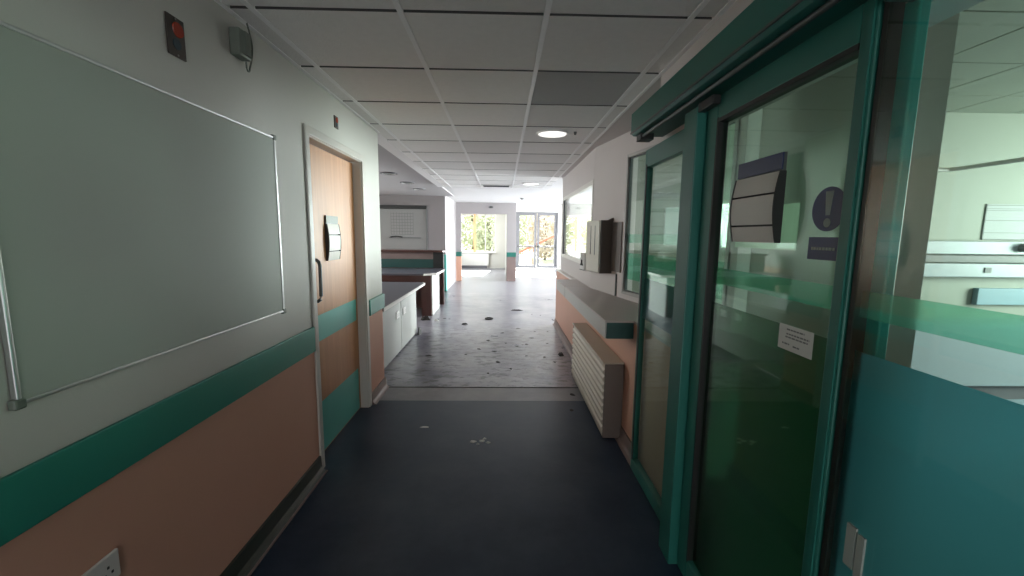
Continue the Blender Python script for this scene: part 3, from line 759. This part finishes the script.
box(-3.9, -1.46, 8.3, 8.33, 0, .735).build('modesty_panel', 'mahogany', fd)

# ------------------------------------------------------------------ portal and far room
w = MB(); PY0, PY1 = 13.2, 13.42
for a, b2 in ((-1.55, -1.325), (.12, .40)):
    w.box(a, b2, PY0, PY1, 0, .78, 1 if a < 0 else 2); w.box(a, b2, PY0, PY1, .78, 2.45, 0)
w.box(-1.325, .12, PY0, PY1, 2.11, 2.45, 0)
struct(w.build('wall_portal', ['backlit_lilac' if 'backlit_lilac' in M else 'white_paint', 'peach_paint', 'skirting_warm']), 'wall with a wide opening across the end of the corridor', 'wall')
k = MB(); k.box(-1.56, -1.32, PY0 - .015, PY1 + .01, .78, .92); k.box(.11, .41, PY0 - .015, PY1 + .01, .78, .92)
struct(k.build('trim_12', 'teal_metal'), 'teal bands on both piers of the opening', 'wall band')
w = MB(); w.box(.10, .22, PY1, YE, 0, 2.45)
struct(w.build('wall_portal_room_right', 'white_paint'), 'white side wall inside the far room', 'wall')
w = MB(); w.box(-2.3, -2.2, 10.92, 14.1, 0, 2.45); w.box(-2.3, -2.2, 17.7, YE, 0, 2.45); w.box(-2.3, -2.2, 14.1, 17.7, 0, .7); w.box(-2.3, -2.2, 14.1, 17.7, 2.3, 2.45)
struct(w.build('wall_portal_room_left', 'white_paint'), 'left wall inside the far room', 'wall')
w = MB(); w.box(1.80, 1.96, PY0, PY1, 0, 2.45); w.box(5.0, 5.3, PY0, PY1, 0, 2.45); w.box(1.96, 5.0, PY0, PY1, 2.11, 2.45)
struct(w.build('wall_portal_right', 'white_paint'), 'second wide opening seen through the internal window', 'wall')

# exterior wall with openings
ops = [(-1.92, -.33, .70, 2.33), (.55, 2.38, .02, 2.45), (2.75, 6.6, .70, 2.33)]
w = MB()
for a, b2 in ((-2.3, -1.92), (-.33, .55), (2.38, 2.75), (6.6, 7.3)): w.box(a, b2, YE, YE + .2, 0, 2.79)
for a, b2, z0, z1 in ops:
    if z0 > .1: w.box(a, b2, YE, YE + .2, 0, z0)
    w.box(a, b2, YE, YE + .2, z1, 2.79)
struct(w.build('wall_exterior', 'white_paint'), 'white exterior wall at the far end with windows', 'wall')
w = MB()
w.box(7.1, 7.25, 3.97, 8.5, 0, 2.55); w.box(7.1, 7.25, 8.5, 17.5, 0, .6); w.box(7.1, 7.25, 17.5, YE + .2, 0, 2.55); w.box(7.1, 7.25, 8.5, 17.5, 2.3, 2.55)
for yy in (11.4, 14.4): w.box(7.1, 7.25, yy, yy + .2, .6, 2.3)
struct(w.build('wall_hall_right', 'white_paint'), 'right wall of the far hall with added tall windows', 'wall')
w = MB(); w.box(6.5, 7.25, 3.85, 3.97, 0, 2.55)
struct(w.build('wall_hall_near', 'white_paint'), 'near end wall of the far hall', 'wall')

def frame_y(x0, x1, z0, z1, ya, yb, t):
    k = MB(); k.box(x0, x0 + t, ya, yb, z0, z1); k.box(x1 - t, x1, ya, yb, z0, z1); k.box(x0 + t, x1 - t, ya, yb, z0, z0 + t); k.box(x0 + t, x1 - t, ya, yb, z1 - t, z1); return k
o = thing('window_5', 'bright outer window with an orange wood mullion in the far room', 'window', (-1.1, YE + .1, .70), kind='structure')
k = frame_y(-1.92, -.33, .70, 2.33, YE + .05, YE + .12, .05); k.box(-.80, -.76, YE + .05, YE + .12, .70, 2.33); k.build('window_frame', 'gloss_white', o)
box(-1.29, -1.19, YE - .03, YE + .10, .66, 2.33).build('mullion', 'orange_wood', o)
box(-1.87, -.38, YE + .082, YE + .088, .75, 2.28).build('pane', 'glass_clear', o)
box(-1.95, -.30, YE - .12, YE + .05, .66, .70).build('window_sill', 'gloss_white', o)
o = thing('window_6', 'wide bright outer window right of the glazed doors', 'window', (4.6, YE + .1, .70), kind='structure')
k = frame_y(2.75, 6.6, .70, 2.33, YE + .05, YE + .12, .06); k.box(4.0, 4.06, YE + .05, YE + .12, .7, 2.33); k.box(5.3, 5.36, YE + .05, YE + .12, .7, 2.33); k.build('window_frame', 'gloss_white', o)
box(2.81, 6.54, YE + .082, YE + .088, .76, 2.27).build('pane', 'glass_clear', o)
for i, (a, b2) in enumerate(((8.5, 11.4), (11.6, 14.4), (14.6, 17.5))):
    o = thing('window_%d' % (11 + i), 'added unseen tall window on the right of the far hall, number %s' % ('one', 'two', 'three')[i], 'window', (7.17, (a + b2) / 2, .6), kind='structure')  # unseen hall windows added for more light
    frame(a, b2, .6, 2.3, 7.14, 7.21, .06).build('window_frame', 'gloss_white', o)
    box(7.172, 7.178, a + .06, b2 - .06, .66, 2.24).build('pane', 'glass_clear', o)

o = thing('window_7', 'added unseen side window of the far room on its left', 'window', (-2.25, 15.9, .7), kind='structure')  # unseen window added to brighten the room behind the portal
frame(14.1, 17.7, .7, 2.3, -2.28, -2.21, .06).build('window_frame', 'gloss_white', o)
box(-2.248, -2.242, 14.16, 17.64, .76, 2.24).build('pane', 'glass_clear', o)
# glazed double exit door
o = thing('door_3', 'grey framed double glazed doors at the far end', 'door', (1.46, YE + .1, 0), kind='structure')
frame_y(.55, 2.38, .02, 2.47, YE + .02, YE + .16, .06).build('door_frame', 'frame_grey', o)
for nm, a, b2 in (('left', .61, 1.45), ('right', 1.48, 2.32)):
    lf = frame_y(a, b2, .05, 2.41, YE + .06, YE + .11, .10); lf.box(a, b2, YE + .06, YE + .11, .93, 1.0)
    lf = lf.build('door_leaf', 'frame_grey', o)
    box(a + .1, b2 - .1, YE + .082, YE + .088, .15, 2.31).build('pane', 'glass_clear', lf)
    box(a + .04, b2 - .04, YE + .03, YE + .06, .955, .985).build('push_bar', 'steel', lf)

# far room radiator
o = thing('radiator', 'long white radiator under the far room window', 'radiator', (-1.3, YE - .1, .1))
box(-1.98, -.62, YE - .13, YE - .02, .12, .66).build('casing', 'plastic_white', o, bevel=.01)
box(-1.98, -.62, YE - .135, YE - .015, .645, .665).build('top_grille', 'frame_grey', o)
box(-1.9, -.7, YE - .12, YE - .03, 0, .12).build('plinth', 'frame_grey', o)

# sensors on far ceiling and portal
def sensor(label, x, y, z, r=.05):
    o = thing('smoke_detector', label, 'smoke detector', (x, y, z - .04))
    MB().cyl((x, y, z - .012), 'z', r, .012, 20).build('base_ring', 'plastic_white', o)
    MB().cyl((x, y, z - .045), 'z', r * .5, .033, 20, r2=r * .9).build('sensor_head', 'ink_grey', o)
sensor('small dark detector on the white ceiling before the exit doors', .50, 11.3, 2.45, .07)
sensor('small dark sensor on the ceiling tile beside the near round downlight', .625, 3.80, CH + .02, .018)
o = thing('motion_sensor', 'small dark motion sensor above the corridor end opening', 'sensor', (-.39, PY0, 2.28))
box(-.46, -.32, PY0 - .02, PY0, 2.285, 2.345).build('mount', 'frame_grey', o, bevel=.006)
MB().cyl((-.39, PY0 - .05, 2.315), 'y', .035, .03, 16).build('lens', 'ink', o)

# ceiling vent
o = thing('ceiling_vent', 'slotted ceiling vent near the end of the tiled ceiling', 'vent', (-.13, 7.95, CH - .01))
frame_ = MB()
for a in ((-.40, .12, 7.84, 7.86), (-.40, .12, 8.12, 8.14), (-.40, -.38, 7.84, 8.14), (.10, .12, 7.84, 8.14)): frame_.box(*a, CH - .012, CH)
frame_.build('frame', 'tee_white', o)
for i in range(7): 
    y = 7.88 + .035 * i
    MB().prism([(y, CH - .002), (y + .012, CH - .014), (y + .016, CH - .014), (y + .004, CH - .002)], 'x', -.38, .10).build('slat', 'frame_grey', o)
box(-.38, .10, 7.86, 8.12, CH - .002, CH + .0).build('backing', 'black_rubber', o)

# downlights
def downlight(label, x, y, z, r, glow, grp, rimm='tee_white'):
    o = thing('ceiling_light', label, 'ceiling light', (x, y, z - .02), grp)
    MB().ring((x, y, z - .012), 'z', r + .018, r, .014, 40).build('trim_ring', rimm, o)
    MB().cyl((x, y, z - .008), 'z', r, .006, 40).build('diffuser', glow, o)
    return o
downlight('nearest round downlight lit in the corridor ceiling tiles', .43, 3.86, CH, .125, 'lamp_glow', 'corridor downlights')
downlight('farther round downlight near the end of the tiled ceiling', .48, 7.62, CH, .125, 'lamp_glow', 'corridor downlights')
def recessed(label, x, y, z, r):
    o = thing('ceiling_light', label, 'ceiling light', (x, y, z - .03), 'alcove downlights')
    MB().ring((x, y, z - .014), 'z', r + .025, r, .014, 36).build('trim_ring', 'frame_grey', o)
    MB().ring((x, y, z - .010), 'z', r, r * .93, .010, 36).build('reflector', 'gloss_white', o)
    MB().cyl((x, y, z - .006), 'z', r * .93, .006, 36).build('lamp', 'ink_grey', o)
recessed('alcove downlight nearest the corridor wall corner', -1.83, 6.86, 2.43, .11)
recessed('middle downlight of three in the alcove ceiling', -1.81, 8.07, 2.43, .11)
recessed('farthest alcove downlight before the notice board wall', -1.81, 9.20, 2.43, .11)

# ------------------------------------------------------------------ litter on the floor
def flake(name, label, cat, x, y, sx, sy, h, m, grp=None, seed=0):
    r = random.Random(seed); n = 9; k = MB()
    pts = [(x + sx * math.cos(2 * PI * i / n) * r.uniform(.55, 1), y + sy * math.sin(2 * PI * i / n) * r.uniform(.55, 1)) for i in range(n)]
    vs = [(p[0], p[1], .001) for p in pts] + [((p[0] + x) / 2 + r.uniform(-.1, .1) * sx, (p[1] + y) / 2, h * r.uniform(.6, 1.1)) for p in pts]
    fs = [tuple(range(n)), tuple(range(2 * n - 1, n - 1, -1))] + [(i, (i + 1) % n, n + (i + 1) % n, n + i) for i in range(n)]
    k.add(vs, fs)
    return tag(k.build(name, m), label, cat, grp)
flake('paper_scrap', 'thin white paper scrap alone on the dark floor by the wooden door', 'scrap', -.593, 3.08, .045, .018, .006, 'debris_white', None, 3)
for i, (dx, dy, s) in enumerate(((-.035, .0, .03), (.03, .01, .032), (.075, -.012, .02), (0, -.035, .016), (.045, .045, .018))):
    flake('plaster_crumb', 'white plaster crumb in the small heap on the near floor', 'crumb', -.17 + dx, 2.85 + dy, s, s * .8, .008, 'debris_white', 'white crumbs on the near floor', 20 + i)
o = MB(); o.ring((-.239, 7.24, .001), 'z', .075, .055, .018, 24); 
tag(o.build('tape_ring', 'debris_dark'), 'dark ring lying on the floor in mid corridor', 'ring')
flake('dark_rag', 'flat dark scrap left of the ring on the mid floor', 'scrap', -.62, 6.80, .07, .06, .02, 'debris_dark', None, 41)
flake('dark_rag', 'dark crumpled lump at the foot of the low desk end', 'scrap', -1.235, 6.10, .045, .09, .10, 'debris_dark', None, 42)
flake('dark_rag', 'black bundle on the floor at the foot of the mahogany counter', 'scrap', -1.33, 7.15, .13, .10, .07, 'debris_dark', None, 43)
flake('paper_scrap', 'white scrap beside the black bundle by the mahogany counter', 'scrap', -1.13, 7.06, .05, .03, .03, 'debris_white', None, 44)
flake('dark_rag', 'dark lump against the right skirting past the radiator', 'scrap', .73, 5.05, .05, .09, .03, 'debris_dark', None, 45)
flake('dark_rag', 'long dark strip far down on the right side of the floor', 'scrap', .26, 8.1, .16, .05, .02, 'debris_dark', None, 46)
spots = [(-1.12, 7.20), (-1.02, 7.26), (-.93, 7.22), (.55, 7.7), (.70, 7.6), (.05, 5.6), (.2, 5.45), (-.1, 5.2), (.3, 5.0), (.52, 4.95), (.62, 4.75),
         (-.05, 4.75), (-.3, 5.3), (-.45, 5.05), (.1, 4.5), (-.15, 4.35), (.42, 5.9), (.5, 6.3), (.62, 5.6), (-.9, 5.0), (.66, 3.75), (.60, 3.4), (.0, 6.2), (.25, 6.5), (.7, 6.3), (-.2, 5.75), (.33, 5.55)]
fl0 = flake('dark_flake', 'small dark flake of debris on the dusty mid floor', 'flake', 0, 0, .03, .022, .006, 'debris_dark', 'dark flakes on the mid floor', 60)
for i, (x, y) in enumerate(spots):
    q = fl0 if i == 0 else fl0.copy()
    if i: COL.objects.link(q)
    q.location = (x, y, 0.0005); q.rotation_euler = (0, 0, rnd.uniform(0, 6)); s = rnd.uniform(.6, 1.5); q.scale = (s * 1.3, s, 1)

struct(box(-4.45, 7.4, YB - .15, YE + .25, 2.78, 2.9).build('ceiling', 'concrete'), 'unseen roof slab added above the suspended ceilings to block sun', 'roof')  # slab added to stop sun leaking past the ceilings

# ------------------------------------------------------------------ outside
struct(box(-14, 22, YE + .2, 60, -.15, -.05).build('ground', 'lawn'), 'grass outside the far windows', 'ground')
struct(box(-3, 9, YE + .2, 21.5, -.12, -.02).build('terrace', 'concrete'), 'pale paved path outside the exit doors', 'path')
hr = thing('handrail', 'sloping orange handrail outside the glazed exit doors', 'handrail', (1.3, 19.6, 0))
t = MB(); t.tube([(-.2, 19.6, .02 + .18), (2.75, 19.6, 1.62)], .055, 8); t.build('rail', 'rail_orange', hr, smooth=True)
for x in (.3, 1.4, 2.5): MB().tube([(x, 19.6, -.05), (x, 19.6, .25 + (x + .2) * .475)], .02, 8).build('post', 'rail_orange', hr)
def tree(label, x, y, h, r, lm, seed, nleaf=1900):
    q = random.Random(seed); o = thing('tree', label, 'tree', (x, y, -.05), 'trees outside the far windows')
    MB().tube([(x, y, -.05), (x + .1, y, h * .35), (x - .05, y + .1, h * .7)], .09, 8).build('trunk', 'bark', o)
    k = MB()
    for i in range(nleaf):
        while True:
            p = Vector((q.uniform(-1, 1), q.uniform(-1, 1), q.uniform(-1, 1)))
            if p.length < 1 and q.random() < .35 + .65 * p.length: break
        c = Vector((x + p.x * r, y + p.y * r, h * .47 + p.z * h * .50)); c.z = max(.1, c.z)
        a = Vector((q.gauss(0, 1), q.gauss(0, 1), q.gauss(0, 1))).normalized(); b_ = a.orthogonal().normalized(); s = q.uniform(.09, .17)
        k.add([c - a * s, c + b_ * s * .5, c + a * s, c - b_ * s * .5], [(0, 1, 2, 3)])
    k.build('foliage', lm, o)
tl = [(-4.6, 28, 4.2, 1.5, 'leaf_yellow'), (-2.4, 33, 4.2, 1.5, 'leaf_green'), (-.9, 26.5, 3.4, 1.1, 'leaf_green'), (1.0, 30, 4.2, 1.5, 'leaf_green'),
      (2.6, 26.0, 3.7, 1.1, 'leaf_rust'), (4.6, 29.0, 4.2, 1.5, 'leaf_yellow'), (6.6, 33, 4.4, 1.7, 'leaf_green'), (8.6, 28.5, 4.4, 1.7, 'leaf_green')]
lbs = ['yellow green tree farthest left outside the far room window', 'green tree behind the orange mullion of the far window', 'green bush right of the far room window mullion',
       'green tree behind the left leaf of the exit doors', 'rust tinted tree behind the right leaf of the exit doors', 'yellow green tree seen through the internal window',
       'green tree outside right of the yellow green tree', 'tall green tree farthest right outside']
for i, a in enumerate(tl): tree(lbs[i], *a, 100 + i)

# ------------------------------------------------------------------ light
wd = bpy.data.worlds.new('sky'); S.world = wd; wd.use_nodes = True
N = wd.node_tree.nodes; L = wd.node_tree.links
bg = N['Background']; bg.inputs['Color'].default_value = (.95, .98, 1.0, 1); bg.inputs['Strength'].default_value = 3.6
sun = bpy.data.lights.new('sun', 'SUN'); sun.energy = 45; sun.angle = math.radians(2); sun.color = (1, .96, .90)
so = bpy.data.objects.new('sun', sun); COL.objects.link(so)
dirv = Vector((-.10, -1, -.62)).normalized(); so.rotation_euler = dirv.to_track_quat('-Z', 'Y').to_euler(); so.location = (0, 30, 20)
def area(name, loc, dr, sx, sy, pw, col=(.93, .98, 1)):
    l = bpy.data.lights.new(name, 'AREA'); l.shape = 'RECTANGLE'; l.size = sx; l.size_y = sy; l.energy = pw; l.color = col
    o = bpy.data.objects.new(name, l); COL.objects.link(o); o.location = loc
    o.rotation_euler = Vector(dr).to_track_quat('-Z', 'Z').to_euler()
# area lamps out of view: side room daylight, then added fill lights
area('daylight_side_room', (BX1 + .35, 2.2, 1.75), (-1, .5, -.40), 2.0, 1.5, 270, (.97, 1, .965))
area('fill_alcove', (-4.5, 7.0, 1.8), (1, 0, -.25), 3.6, 1.0, 200, (1, .97, .95))  # fill lamp behind the added alcove window
area('fill_far_room', (-2.45, 15.9, 1.5), (1, 0, -.5), 3.4, 1.6, 260)  # fill lamp behind the added far room window
for a, b2 in ((8.5, 11.4), (11.6, 14.4), (14.6, 17.5)):
    area('fill_hall', (7.5, (a + b2) / 2, 1.75), (-1, 0, -.6), 2.6, 1.6, 2200)  # fill lamps behind the added hall windows

S.view_settings.view_transform = 'Standard'; S.view_settings.look = 'None'; S.view_settings.gamma = 1; S.view_settings.use_curve_mapping = False
S.view_settings.exposure = 0.15
S.cycles.use_denoising = True
S.cycles.max_bounces = 14; S.cycles.transparent_max_bounces = 24; S.cycles.transmission_bounces = 10
S.cycles.diffuse_bounces = 6; S.cycles.sample_clamp_indirect = 6.0; S.cycles.caustics_refractive = False; S.cycles.caustics_reflective = False
